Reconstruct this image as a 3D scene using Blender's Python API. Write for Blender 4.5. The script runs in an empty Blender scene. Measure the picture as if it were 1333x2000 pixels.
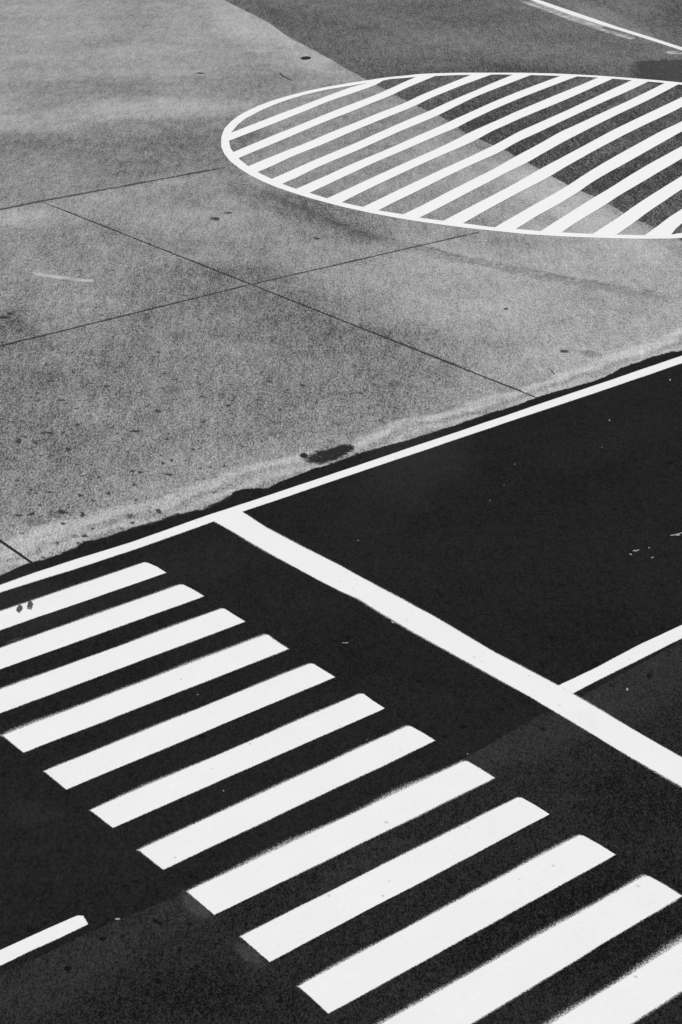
import bpy, bmesh, math, random
from mathutils import Matrix, Vector, noise as mnoise

scene = bpy.context.scene

# ------------------------------------------------------------------ survey of the place, in metres
# X runs along the road, Y across it (away from the crossing), Z up; the viewpoint stands over the origin
SURVEY = {
    'oval_outer': [(28.033,23.413),(27.826,23.515),(27.321,23.922),(26.864,24.373),(26.427,24.847),(26.164,25.163),(25.729,25.739),(25.407,26.333),(25.104,26.895),
        (24.879,27.387),(24.668,27.904),(24.477,28.456),(24.314,29.052),(24.241,29.365),(24.136,29.916),(24.073,30.532),(24.023,31.131),(24.017,31.673),
        (24.033,32.317),(24.104,32.986),(24.227,33.648),(24.433,34.405),(24.691,35.153),(25.007,35.826),(25.376,36.481),(26.019,37.387),(26.647,38.132),
        (27.306,38.736),(28.033,39.279),(29.011,39.82),(29.787,40.135),(30.59,40.357),(31.266,40.504),(32.106,40.579),(32.95,40.579),(33.617,40.525),(34.057,
        40.514),(34.456,40.45),(34.857,40.324),(35.335,40.225),(35.825,39.971),(36.437,39.537),(37.252,38.819),(37.834,38.307),(38.458,37.621),(38.937,36.95),
        (39.309,36.355),(39.741,35.515),(40.044,34.876),(40.337,34.139),(40.464,33.6),(40.563,33.052),(40.632,32.499),(40.671,31.941),(40.68,31.382),(40.659,
        30.823),(40.609,30.266),(40.528,29.713),(40.418,29.166),(40.28,28.628),(40.112,28.099),(39.916,27.583),(39.694,27.08),(39.444,26.593),(39.169,26.123),
        (38.87,25.673),(38.547,25.243),(38.201,24.836),(37.834,24.452),(37.448,24.094),(37.043,23.762),(36.621,23.457),(36.184,23.182),(35.732,22.936),
        (35.269,22.721),(34.795,22.537),(34.311,22.385),(33.821,22.266),(33.326,22.18),(32.827,22.127),(32.326,22.108),(31.825,22.122),(31.326,22.17),(30.83,
        22.251),(30.34,22.365),(29.858,22.512),(29.384,22.691),(28.921,22.901),(28.47,23.142)],
    'oval_inner': [(28.318,23.662),(28.037,23.723),(27.553,24.067),(27.155,24.468),(26.82,24.821),(26.636,25.05),(26.384,25.358),(26.098,25.742),(25.846,26.165),
        (25.542,26.604),(25.278,27.231),(25.064,27.693),(24.846,28.184),(24.74,28.658),(24.535,29.235),(24.458,29.708),(24.351,30.293),(24.308,30.856),(24.3,
        31.4),(24.283,31.991),(24.311,32.475),(24.416,33.098),(24.529,33.778),(24.718,34.414),(24.989,35.207),(25.278,35.806),(25.458,36.191),(25.82,36.764),
        (25.969,36.973),(26.525,37.645),(27.178,38.274),(27.775,38.743),(28.559,39.207),(29.325,39.591),(30.179,39.928),(30.896,40.137),(31.87,40.282),
        (32.682,40.25),(33.376,40.235),(33.905,40.191),(34.208,40.228),(34.63,40.061),(34.967,39.98),(35.532,39.678),(36.01,39.413),(36.446,39.101),(37.185,
        38.524),(37.796,37.872),(38.302,37.272),(38.696,36.791),(39.02,36.302),(39.257,35.869),(39.482,35.369),(39.705,34.903),(39.909,34.456),(40.101,
        33.933),(40.213,33.417),(40.297,32.893),(40.355,32.364),(40.384,31.832),(40.386,31.298),(40.359,30.765),(40.305,30.234),(40.223,29.708),(40.113,
        29.187),(39.977,28.675),(39.813,28.172),(39.624,27.68),(39.409,27.202),(39.17,26.739),(38.906,26.292),(38.62,25.864),(38.312,25.455),(37.983,25.067),
        (37.634,24.702),(37.266,24.36),(36.881,24.043),(36.481,23.753),(36.066,23.49),(35.638,23.254),(35.198,23.048),(34.748,22.871),(34.29,22.725),(33.825,
        22.609),(33.355,22.525),(32.882,22.472),(32.406,22.45),(31.931,22.461),(31.457,22.503),(30.986,22.577),(30.52,22.682),(30.06,22.818),(29.608,22.985),
        (29.166,23.181),(28.736,23.407)],
    'hatch': [([(26.497,37.607),(27.414,38.003),(28.145,38.295),(28.923,38.631),(29.663,38.897),(30.208,39.132),(31.438,39.633),(32.529,40.062),(33.048,40.195),
        (33.987,40.3)],[(25.957,36.922),(26.908,37.312),(27.617,37.585),(28.374,37.905),(29.145,38.224),(29.684,38.459),(30.952,39.023),(32.099,39.393),
        (33.373,39.841),(33.651,40.043),(33.895,40.179)]),([(25.263,35.818),(26.077,36.176),(27.171,36.648),(28.267,37.083),(28.795,37.315),(29.996,37.823),
        (31.196,38.286),(32.451,38.774),(33.202,39.113),(33.901,39.446),(34.969,39.947),(35.392,40.091)],[(25.005,35.229),(25.63,35.5),(26.488,35.848),
        (27.738,36.395),(28.252,36.617),(29.44,37.125),(30.599,37.556),(31.881,38.093),(32.896,38.478),(33.274,38.715),(34.473,39.241),(35.532,39.678)]),
        ([(24.722,34.41),(25.486,34.721),(26.162,34.982),(26.857,35.249),(27.305,35.4),(28.473,35.913),(29.606,36.339),(30.831,36.838),(31.621,37.116),
        (32.526,37.465),(33.226,37.815),(34.385,38.288),(35.317,38.649),(36.469,39.091)],[(24.544,33.798),(25.235,34.068),(25.994,34.442),(26.679,34.699),
        (27.629,35.044),(28.657,35.496),(29.831,35.964),(31.024,36.415),(31.913,36.757),(32.431,36.938),(32.97,37.258),(33.742,37.568),(35.127,38.104),
        (36.024,38.409),(36.948,38.722)]),([(24.42,33.043),(25.153,33.339),(25.98,33.695),(27.023,34.094),(28.114,34.513),(28.816,34.805),(30.539,35.526),
        (31.578,35.931),(32.2,36.158),(33.162,36.594),(34.097,36.978),(35.02,37.327),(36.032,37.752),(37.407,38.266)],[(24.315,32.509),(24.933,32.748),
        (25.683,33.111),(26.507,33.445),(27.557,33.831),(28.511,34.22),(29.924,34.808),(30.928,35.188),(31.94,35.549),(32.463,35.817),(33.441,36.26),(34.257,
        36.635),(35.364,37.044),(36.519,37.443),(37.807,37.883)]),([(24.301,31.927),(24.959,32.185),(25.75,32.496),(26.829,32.941),(27.875,33.307),(29.193,
        33.814),(30.207,34.211),(31.443,34.683),(31.86,34.868),(32.349,35.065),(33.255,35.427),(34.205,35.816),(35.583,36.312),(36.957,36.762),(38.354,
        37.194)],[(24.314,31.447),(25.207,31.815),(26.264,32.248),(27.368,32.7),(28.691,33.172),(29.994,33.667),(30.571,33.894),(31.476,34.17),(31.892,
        34.413),(32.578,34.698),(33.521,35.091),(34.891,35.596),(36.266,36.063),(37.64,36.489),(38.259,36.717),(38.678,36.807)]),([(24.362,30.81),(25.085,
        31.087),(26.123,31.498),(27.192,31.908),(27.799,32.137),(29.036,32.585),(30.254,33.066),(31.177,33.485),(32.03,33.808),(33.027,34.165),(33.819,
        34.487),(35.164,34.95),(36.577,35.44),(37.787,35.838),(39.037,36.286)],[(24.406,30.333),(25.216,30.684),(25.917,30.967),(27.231,31.478),(28.474,
        31.95),(30.174,32.541),(31.043,32.87),(31.564,33.163),(32.335,33.439),(33.08,33.722),(34.395,34.173),(35.737,34.611),(36.981,35.058),(38.277,35.534),
        (39.24,35.884)]),([(24.56,29.723),(25.367,30.035),(26.296,30.393),(27.139,30.718),(28.246,31.13),(29.375,31.53),(30.741,32.05),(31.365,32.326),
        (32.252,32.721),(33.781,33.259),(35.161,33.746),(35.915,34.026),(37.451,34.599),(39.499,35.354)],[(24.543,29.245),(25.322,29.575),(25.708,29.711),
        (26.53,30.025),(27.651,30.468),(28.797,30.902),(30.178,31.362),(30.548,31.49),(30.92,31.711),(31.733,32.044),(32.561,32.32),(33.938,32.836),(35.134,
        33.271),(36.619,33.813),(38.103,34.311),(39.688,34.888)]),([(24.745,28.638),(25.555,28.914),(26.652,29.358),(27.773,29.791),(29.204,30.336),(30.32,
        30.838),(31.604,31.352),(33.099,32.008),(34.22,32.386),(35.645,32.893),(37.104,33.389),(38.721,33.986),(39.932,34.446)],[(24.833,28.195),(25.992,
        28.624),(27.11,29.071),(28.524,29.619),(29.481,29.997),(30.126,30.179),(30.576,30.421),(31.675,30.874),(32.335,31.162),(33.356,31.551),(34.817,32.11),
        (36.296,32.643),(37.817,33.171),(39.086,33.666),(40.05,34.046)]),([(25.087,27.669),(26.202,28.086),(27.546,28.588),(28.448,28.928),(29.93,29.556),
        (31.045,29.981),(32.502,30.544),(34.132,31.188),(35.574,31.698),(37.052,32.199),(38.798,32.797),(39.032,32.884),(39.266,32.971),(39.501,33.058),
        (39.735,33.145),(39.97,33.232),(40.204,33.319),(40.485,33.424)],[(25.26,27.236),(26.253,27.638),(26.882,27.888),(28.146,28.361),(29.726,28.935),
        (30.235,29.181),(31.378,29.637),(32.559,30.109),(33.398,30.411),(34.218,30.725),(35.639,31.207),(36.841,31.594),(37.831,31.954),(38.065,32.041),
        (38.299,32.128),(38.534,32.215),(38.768,32.302),(39.003,32.389),(39.237,32.476),(39.471,32.563),(39.706,32.65),(39.94,32.737),(40.175,32.824),(40.456,
        32.928)]),([(25.623,26.577),(26.508,26.922),(27.673,27.38),(28.867,27.831),(29.52,28.097),(30.058,28.36),(31.471,28.948),(32.889,29.498),(34.013,
        29.915),(35.37,30.426),(35.998,30.579),(36.461,30.76),(36.695,30.847),(36.93,30.934),(37.164,31.021),(37.398,31.108),(37.633,31.195),(37.867,31.282),
        (38.102,31.369),(38.336,31.456),(38.57,31.543),(38.805,31.63),(39.039,31.717),(39.274,31.804),(39.508,31.891),(39.742,31.978),(39.977,32.065),(40.211,
        32.152),(40.492,32.256)],[(25.828,26.17),(26.937,26.636),(28.052,27.026),(29.22,27.508),(29.521,27.676),(30.595,28.12),(31.922,28.605),(33.353,
        29.146),(34.419,29.547),(35.553,29.969),(35.787,30.055),(36.021,30.142),(36.256,30.229),(36.49,30.316),(36.725,30.403),(36.959,30.49),(37.193,30.577),
        (37.428,30.664),(37.662,30.751),(37.896,30.838),(38.131,30.925),(38.365,31.012),(38.6,31.099),(38.834,31.186),(39.068,31.273),(39.303,31.36),(39.537,
        31.447),(39.772,31.534),(40.006,31.621),(40.24,31.708),(40.522,31.812)]),([(26.144,25.718),(27.139,26.125),(28.196,26.559),(29.094,26.917),(29.678,
        27.132),(30.848,27.614),(32.263,28.162),(34.295,28.872),(34.529,28.959),(34.764,29.046),(34.998,29.133),(35.233,29.22),(35.467,29.307),(35.701,
        29.394),(35.936,29.481),(36.17,29.568),(36.404,29.655),(36.639,29.742),(36.873,29.829),(37.108,29.916),(37.342,30.003),(37.576,30.09),(37.811,30.176),
        (38.045,30.263),(38.28,30.35),(38.514,30.437),(38.748,30.524),(38.983,30.611),(39.217,30.698),(39.452,30.785),(39.686,30.872),(39.92,30.959),(40.155,
        31.046),(40.436,31.15)],[(26.371,25.344),(27.179,25.698),(27.713,25.888),(28.93,26.358),(29.297,26.536),(30.353,26.916),(31.727,27.434),(33.314,
        28.017),(33.549,28.104),(33.783,28.191),(34.017,28.278),(34.252,28.365),(34.486,28.452),(34.721,28.539),(34.955,28.626),(35.189,28.713),(35.424,28.8),
        (35.658,28.887),(35.893,28.974),(36.127,29.061),(36.361,29.148),(36.596,29.235),(36.83,29.322),(37.065,29.409),(37.299,29.495),(37.533,29.582),
        (37.768,29.669),(38.002,29.756),(38.237,29.843),(38.471,29.93),(38.705,30.017),(38.94,30.104),(39.174,30.191),(39.408,30.278),(39.643,30.365),(39.877,
        30.452),(40.112,30.539),(40.393,30.643)]),([(26.846,24.845),(27.753,25.206),(28.55,25.516),(29.108,25.776),(30.447,26.289),(32.021,26.89),(32.255,
        26.977),(32.49,27.064),(32.724,27.151),(32.958,27.238),(33.193,27.325),(33.427,27.411),(33.662,27.498),(33.896,27.585),(34.13,27.672),(34.365,27.759),
        (34.599,27.846),(34.834,27.933),(35.068,28.02),(35.302,28.107),(35.537,28.194),(35.771,28.281),(36.006,28.368),(36.24,28.455),(36.474,28.542),(36.709,
        28.629),(36.943,28.716),(37.178,28.803),(37.412,28.89),(37.646,28.977),(37.881,29.064),(38.115,29.151),(38.349,29.237),(38.584,29.324),(38.818,
        29.411),(39.053,29.498),(39.287,29.585),(39.521,29.672),(39.756,29.759),(39.99,29.846),(40.225,29.933),(40.506,30.037)],[(27.155,24.468),(28.331,
        24.951),(28.85,25.198),(29.956,25.62),(30.474,25.848),(31.074,26.064),(31.308,26.151),(31.542,26.238),(31.777,26.325),(32.011,26.412),(32.246,26.499),
        (32.48,26.586),(32.714,26.673),(32.949,26.759),(33.183,26.846),(33.417,26.933),(33.652,27.02),(33.886,27.107),(34.121,27.194),(34.355,27.281),(34.589,
        27.368),(34.824,27.455),(35.058,27.542),(35.293,27.629),(35.527,27.716),(35.761,27.803),(35.996,27.89),(36.23,27.977),(36.465,28.064),(36.699,28.151),
        (36.933,28.238),(37.168,28.325),(37.402,28.412),(37.637,28.499),(37.871,28.585),(38.105,28.672),(38.34,28.759),(38.574,28.846),(38.808,28.933),
        (39.043,29.02),(39.277,29.107),(39.512,29.194),(39.746,29.281),(39.98,29.368),(40.262,29.472)]),([(27.589,24.056),(28.239,24.314),(28.978,24.64),
        (29.759,24.918),(29.993,25.005),(30.228,25.092),(30.462,25.179),(30.697,25.266),(30.931,25.353),(31.165,25.44),(31.4,25.527),(31.634,25.614),(31.869,
        25.7),(32.103,25.787),(32.337,25.874),(32.572,25.961),(32.806,26.048),(33.04,26.135),(33.275,26.222),(33.509,26.309),(33.744,26.396),(33.978,26.483),
        (34.212,26.57),(34.447,26.657),(34.681,26.744),(34.916,26.831),(35.15,26.918),(35.384,27.005),(35.619,27.092),(35.853,27.179),(36.088,27.266),(36.322,
        27.353),(36.556,27.439),(36.791,27.526),(37.025,27.613),(37.26,27.7),(37.494,27.787),(37.728,27.874),(37.963,27.961),(38.197,28.048),(38.431,28.135),
        (38.666,28.222),(38.9,28.309),(39.135,28.396),(39.369,28.483),(39.603,28.57),(39.838,28.657),(40.119,28.761)],[(28.046,23.731),(28.449,23.977),
        (28.907,24.175),(29.141,24.262),(29.375,24.349),(29.61,24.436),(29.844,24.523),(30.078,24.609),(30.313,24.696),(30.547,24.783),(30.782,24.87),(31.016,
        24.957),(31.25,25.044),(31.485,25.131),(31.719,25.218),(31.954,25.305),(32.188,25.392),(32.422,25.479),(32.657,25.566),(32.891,25.653),(33.126,25.74),
        (33.36,25.827),(33.594,25.914),(33.829,26.001),(34.063,26.088),(34.298,26.175),(34.532,26.262),(34.766,26.349),(35.001,26.435),(35.235,26.522),
        (35.469,26.609),(35.704,26.696),(35.938,26.783),(36.173,26.87),(36.407,26.957),(36.641,27.044),(36.876,27.131),(37.11,27.218),(37.345,27.305),(37.579,
        27.392),(37.813,27.479),(38.048,27.566),(38.282,27.653),(38.517,27.74),(38.751,27.827),(38.985,27.914),(39.22,28.001),(39.454,28.088),(39.689,28.175),
        (39.97,28.279)])],
    'cross': [(7.38,17.894,10.964,17.873,7.38,17.478,10.989,17.444),(7.38,17.056,10.979,17.034,7.38,16.618,10.989,16.582),(7.38,16.187,11.007,16.154,7.38,15.735,
        10.997,15.698),(7.382,15.284,11.026,15.257,7.382,14.839,10.997,14.803),(7.371,14.367,11.022,14.35,7.373,13.92,11.015,13.921),(7.374,13.428,11.041,
        13.432,7.386,13.019,11.015,13.015),(7.387,12.522,11.004,12.557,7.392,12.104,11.01,12.141),(7.389,11.654,11.011,11.625,7.378,11.208,11.006,11.194),
        (7.383,10.785,10.985,10.766,7.377,10.33,10.987,10.346),(7.377,9.893,10.996,9.889,7.364,9.449,11.002,9.438),(7.38,9.049,11.0,9.009,7.38,8.557,11.004,
        8.581),(7.38,8.101,11.0,8.118,7.38,7.678,11.0,7.685)],
    'far_bnd': [(39.186,55.729),(37.498,50.713),(36.395,48.219),(35.996,47.188),(35.695,46.199),(35.282,45.134),(34.973,44.173),(34.535,43.042),(34.268,42.297),
        (33.689,40.684),(33.378,39.836),(33.168,39.143),(32.882,38.462),(32.582,37.552),(32.413,36.918),(32.184,36.172),(32.048,35.607),(31.768,34.89),
        (31.415,34.104),(31.117,33.42),(30.941,32.732),(30.798,32.11),(30.667,31.531),(30.419,30.941),(30.158,30.185),(29.955,29.554),(29.691,28.9),(29.401,
        28.106),(29.23,27.518),(29.094,26.917),(28.882,26.313),(28.557,25.521),(28.374,24.968),(28.239,24.314),(28.061,23.743),(27.917,23.312)],
    'ragged': [(9.253,18.776),(9.718,18.853),(10.049,18.815),(10.339,18.835),(10.451,18.822),(10.666,18.91),(10.95,18.839),(11.298,18.864),(11.653,18.824),(12.125,
        18.822),(12.5,18.73),(12.953,18.803),(13.238,18.947),(13.361,18.926),(13.64,18.739),(14.026,18.821),(14.32,18.84),(14.623,18.867),(14.896,18.828),
        (15.167,18.827),(15.537,18.848),(15.88,18.83),(16.261,18.789),(17.006,18.756),(17.783,18.769),(18.473,18.761),(19.267,18.802),(20.486,18.696),(21.266,
        18.839),(21.939,18.865),(22.72,18.782)],
    'tar_patch': [(14.763,19.241),(14.953,19.261),(15.143,19.282),(15.412,19.275),(15.565,19.223),(15.516,19.126),(15.447,19.066),(15.256,19.033),(15.04,19.009),
        (14.832,19.057),(14.755,19.16)],
    'stop_t': [(12.858,18.308),(12.82,17.699),(12.839,16.91),(12.875,16.102),(12.876,15.23),(12.897,14.386),(12.859,13.134),(12.892,12.089),(12.891,11.881),(12.863,
        11.058),(12.84,10.169)],
    'stop_b': [(12.387,18.318),(12.392,17.834),(12.39,16.891),(12.411,16.029),(12.437,15.559),(12.481,15.249),(12.461,14.748),(12.448,14.117),(12.462,13.248),
        (12.473,12.17),(12.461,11.462),(12.434,10.774),(12.43,9.811)],
    'lane_r_t': [(12.885,12.103),(13.553,12.106),(14.414,12.158),(15.12,12.156)],
    'lane_r_b': [(12.891,11.881),(13.56,11.907),(14.154,11.922),(14.868,11.937)],
    'lane_l_t': [(5.544,12.039),(5.795,12.036),(6.066,12.028),(6.364,12.018)],
    'lane_l_b': [(5.442,11.853),(5.575,11.851),(5.755,11.856),(6.068,11.849),(6.373,11.851)],
    'edge_t': [(9.119,18.532),(9.722,18.548),(10.33,18.541),(11.151,18.504),(12.505,18.548),(13.259,18.536),(14.843,18.542),(16.787,18.547),(18.678,18.559),(20.356,
        18.572),(22.502,18.591)],
    'edge_b': [(9.023,18.358),(9.661,18.34),(10.19,18.31),(11.018,18.297),(12.379,18.337),(12.889,18.338),(13.568,18.335),(14.682,18.343),(16.712,18.345),(18.931,
        18.347),(20.107,18.336),(22.229,18.354)],
    'seam': [(5.399,11.776),(5.701,11.747),(6.307,11.758),(6.739,11.725),(7.411,11.677),(8.186,11.642),(9.509,11.651),(10.98,11.689),(11.475,11.73),(12.339,
        11.802),(12.901,11.785),(14.844,11.916)],
    'line_t': [(47.96,47.826),(46.913,44.82),(45.877,41.914),(45.287,39.997),(44.612,37.867)],
    'line_b': [(47.732,48.031),(46.575,44.975),(45.758,42.498),(44.985,39.883),(44.206,37.513)],
    'smear': [(16.29,30.256),(16.441,29.948),(16.667,29.534),(16.831,29.218),(16.992,29.037),(16.887,28.866),(16.684,29.169),(16.498,29.546),(16.289,29.989)],
    'dark_spot': (34.369,44.536,0.174,-0.066,-0.176,-0.232),
    'round_spot': (14.783,19.378,0.048,-0.04,-0.06,-0.078),
    'stains': [(21.399,31.085,0.081,-0.101,-0.063,-0.087),(21.857,31.299,0.097,-0.04,-0.038,-0.056),(21.109,20.111,0.055,-0.046,-0.056,-0.056),(15.642,24.665,0.028,
        -0.023,-0.029,-0.044),(12.994,24.302,0.026,-0.022,-0.024,-0.041),(14.032,23.827,0.033,-0.028,-0.025,-0.041),(11.725,22.68,0.062,0.028,-0.035,-0.11),
        (11.902,22.451,0.031,-0.026,-0.026,-0.045),(12.15,21.9,0.03,-0.025,-0.042,-0.07),(12.272,22.68,0.031,-0.026,-0.027,-0.046),(12.193,22.719,0.031,
        -0.026,-0.021,-0.037),(13.078,21.948,0.025,-0.021,-0.023,-0.036),(13.345,21.86,0.072,-0.036,-0.022,-0.036),(12.478,20.557,0.024,-0.02,-0.021,-0.032),
        (12.524,20.445,0.029,-0.025,-0.021,-0.032),(12.222,20.116,0.035,-0.029,-0.03,-0.046),(11.763,20.1,0.026,-0.022,-0.029,-0.046),(12.973,20.516,0.024,
        -0.02,-0.027,-0.04),(13.145,20.524,0.024,-0.02,-0.022,-0.032),(12.81,20.107,0.044,-0.044,-0.021,-0.031),(10.912,19.992,0.045,-0.037,-0.04,-0.067),
        (10.542,20.213,0.056,-0.016,-0.022,-0.047),(10.371,20.289,0.033,-0.028,-0.021,-0.038),(11.097,19.727,0.028,-0.023,-0.045,-0.073),(11.405,20.307,0.034,
        -0.029,-0.033,-0.054),(10.748,19.112,0.033,-0.027,-0.025,-0.042),(10.35,19.153,0.022,-0.018,-0.024,-0.042),(10.728,19.64,0.028,-0.023,-0.017,-0.029),
        (9.977,18.895,0.021,-0.018,-0.016,-0.027),(10.566,18.972,0.022,-0.018,-0.017,-0.027),(11.991,19.156,0.034,-0.028,-0.038,-0.058),(11.485,19.051,0.028,
        -0.023,-0.018,-0.028),(21.966,22.441,0.026,-0.022,-0.052,-0.054),(33.769,44.555,0.001,-0.001,-0.005,-0.007),(30.443,44.763,0.094,-0.083,-0.091,
        -0.131),(22.116,28.425,0.032,-0.098,-0.055,-0.063),(14.427,28.176,0.132,-0.112,-0.058,-0.105),(14.691,28.262,0.059,-0.05,-0.044,-0.08),(15.098,21.808,
        0.032,-0.027,-0.039,-0.055)],
    'faint': [(10.793,20.003,0.097,-0.062,-0.051,-0.091),(10.475,19.939,0.144,-0.12,-0.068,-0.118),(14.502,27.73,0.145,-0.123,-0.087,-0.154),(21.375,19.749,0.068,
        -0.177,-0.119,-0.101),(14.808,23.018,0.118,-0.099,-0.132,-0.197),(17.803,20.803,0.131,-0.111,-0.14,-0.164)],
    'smudge': [(9.001,17.806,0.017,-0.039,-0.067,-0.09),(9.145,17.793,0.019,-0.036,-0.074,-0.104)],
    'ghost': [(7.321,11.415,0.128,0.059,-0.007,-0.317),(7.304,10.538,0.123,0.051,-0.007,-0.306),(8.522,17.09,0.157,-0.008,-0.032,-0.084)],
    'flakes': [(16.22,13.925,0.057,-0.011,-0.029,-0.034),(16.986,13.921,0.064,-0.035,-0.035,-0.033),(17.088,13.899,0.067,-0.013,-0.021,-0.023),(16.082,13.9,0.003,
        -0.023,-0.019,-0.012),(16.239,13.649,0.032,-0.006,-0.015,-0.017),(16.422,13.878,0.011,-0.009,-0.014,-0.013),(21.451,17.945,0.013,-0.011,-0.04,-0.035),
        (19.359,17.358,0.011,-0.009,-0.028,-0.027),(15.816,16.361,0.007,-0.006,-0.016,-0.017),(13.546,16.566,0.008,-0.006,-0.014,-0.017),(6.631,11.735,0.026,
        -0.013,-0.009,-0.018),(11.627,14.475,0.044,-0.013,-0.011,-0.017),(12.404,14.502,0.015,-0.039,-0.017,-0.016),(12.884,12.006,0.005,-0.004,-0.008,
        -0.008),(11.108,11.714,0.007,-0.006,-0.011,-0.012),(16.343,16.617,0.006,-0.005,-0.013,-0.013),(13.454,11.533,0.014,-0.011,-0.034,-0.031),(8.643,
        12.838,0.005,-0.015,-0.008,-0.007),(9.549,14.625,0.009,-0.008,-0.007,-0.009),(16.995,17.067,0.006,-0.005,-0.013,-0.014),(18.463,16.677,0.006,-0.005,
        -0.015,-0.014),(10.438,12.629,0.006,-0.005,-0.007,-0.008),(23.17,40.327,0.021,-0.018,-0.049,-0.082),(25.08,39.138,0.019,-0.016,-0.06,-0.091)],
    'blotch': [(9.073,13.855,0.035,-0.029,-0.024,-0.035),(11.149,12.135,0.026,-0.022,-0.028,-0.031),(11.442,12.153,0.035,-0.029,-0.025,-0.028),(12.028,12.146,0.027,
        -0.022,-0.023,-0.024),(12.102,11.564,0.022,-0.018,-0.023,-0.023),(13.872,11.579,0.023,-0.019,-0.044,-0.04),(11.683,10.336,0.021,-0.017,-0.028,-0.026),
        (5.917,12.127,0.033,-0.028,-0.019,-0.033),(6.068,12.121,0.022,-0.018,-0.015,-0.027),(6.966,12.127,0.023,-0.019,-0.013,-0.021),(7.082,12.115,0.023,
        -0.019,-0.013,-0.021),(6.375,11.587,0.026,-0.021,-0.016,-0.025),(5.903,11.433,0.025,-0.021,-0.018,-0.031),(6.535,11.493,0.015,-0.012,-0.012,-0.019),
        (6.902,11.462,0.01,-0.053,-0.022,-0.016),(6.841,10.994,0.018,-0.015,-0.012,-0.018),(7.12,11.243,0.019,-0.015,-0.013,-0.019),(6.835,10.703,0.018,
        -0.015,-0.012,-0.017),(6.714,10.585,0.018,-0.015,-0.012,-0.017),(13.596,12.18,0.064,0.0,-0.024,-0.037),(18.819,15.611,0.035,-0.029,-0.044,-0.038)],
    'tyre': [(23.5,32.452),(23.325,30.658),(23.145,29.317),(22.998,28.077),(23.125,27.211),(23.297,26.425),(23.384,25.258),(23.717,24.106),(24.073,22.749),
        (24.507,21.535),(24.873,20.57)],
    'crack': [[(9.466,19.163),(9.534,19.146),(9.609,19.142),(9.596,19.035)],[(32.304,43.229),(32.042,42.625),(31.924,42.216),(31.878,41.953)],[(20.334,19.691),
        (20.196,19.418),(20.089,19.348)]],
    'worn_line': [[(47.491,48.248),(46.57,45.951),(45.846,43.959),(45.162,42.078),(44.749,40.863)],[(47.647,48.108),(46.787,45.907),(45.961,43.572),(45.423,41.846)],
        [(45.146,41.824),(44.734,40.617),(44.476,39.579)],[(44.474,39.084),(44.349,38.705),(44.311,38.495)],[(43.998,37.934),(43.757,37.441),(43.48,36.879)]],
    'patch': [(41.716,37.089),(39.67,35.104),(39.989,33.836),(40.287,32.424),(44.392,35.844),(42.933,36.403)],
    'bandpatch': [(36.368,40.392),(39.911,38.024),(41.716,37.089),(39.67,35.104),(38.236,36.971),(36.735,38.496),(35.967,39.481)],
    'tones': [(37.035,50.845,-2.846,-7.255,-2.53,-2.761,0.4),(34.717,44.4,-1.611,-4.07,-0.929,-0.93,0.22),(32.147,53.142,3.99,-3.556,-4.369,-7.042,0.22),(24.204,
        23.158,2.538,-2.162,-2.901,-2.856,0.22),(26.485,41.585,2.061,-1.278,-0.653,-1.015,0.4),(23.083,41.92,0.946,-0.824,-0.564,-0.982,0.34),(29.028,49.661,
        2.287,-0.607,-0.621,-1.07,0.16),(27.596,47.588,2.666,-1.009,-0.572,-0.986,0.14),(32.268,51.061,4.058,-0.65,-0.613,-0.989,-0.08),(28.773,43.978,3.28,
        -1.632,-0.742,-1.136,-0.1),(24.531,37.398,1.894,-1.643,-1.732,-2.576,-0.2),(20.52,37.705,1.051,-0.908,-1.543,-2.702,-0.1),(21.135,34.488,2.406,0.091,
        -0.362,-0.645,0.22),(18.14,33.99,0.608,-0.522,-0.376,-0.667,0.22),(20.683,32.084,0.326,-2.288,-0.747,-0.964,0.14),(23.369,30.338,0.027,-2.64,-0.72,
        -0.776,-0.28),(23.982,33.729,-0.222,-1.447,-0.6,-0.653,-0.12),(17.914,29.416,1.905,-1.624,-1.327,-2.089,-0.05),(18.873,25.186,0.681,-2.233,-1.271,
        -1.455,-0.3),(17.952,27.616,1.607,-0.256,-0.666,-1.115,-0.12),(16.3,25.829,1.435,-1.216,-0.946,-1.439,-0.1),(15.994,23.291,1.751,-1.479,-1.02,-1.441,
        -0.1),(12.872,24.65,0.592,-0.499,-1.921,-3.405,-0.24),(14.871,28.584,0.447,-0.379,-1.213,-2.177,-0.15),(15.59,20.871,1.891,-1.591,-0.934,-1.227,-0.1),
        (12.324,21.187,1.549,-1.3,-0.622,-1.003,-0.06),(22.219,23.985,1.471,-2.214,-1.574,-1.632,0.14),(22.406,20.106,2.647,-0.181,-0.712,-0.794,0.24),
        (24.691,23.637,1.292,-3.004,-0.769,-0.697,0.1),(27.76,28.302,-1.125,-4.916,-1.621,-1.336,0.25),(28.28,26.687,-1.196,-3.568,-1.143,-0.838,0.5),(29.529,
        31.98,-1.017,-3.134,-1.097,-0.932,0.2),(26.595,32.457,0.674,-2.664,-1.327,-1.479,0.06),(31.102,38.171,0.651,-0.569,-0.51,-0.625,0.1),(23.034,27.438,
        -0.044,-1.161,-0.361,-0.35,-0.12),(18.982,20.443,1.509,-0.379,-0.609,-0.756,0.08),(26.551,35.28,1.657,0.559,-0.56,-0.884,0.14)],
    'far_tones': [(46.881,43.462,-1.349,-3.108,-1.085,-0.895,0.45),(50.134,42.752,0.546,-0.49,-3.414,-2.981,-0.3),(43.476,47.236,1.635,-1.464,-1.845,-2.018,-0.14),
        (37.963,47.96,-0.898,-3.79,-1.893,-2.092,-0.14),(38.544,51.653,-0.849,-2.191,-0.9,-0.982,-0.2),(38.186,43.929,2.005,-1.779,-1.196,-1.38,0.08),(40.372,
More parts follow.
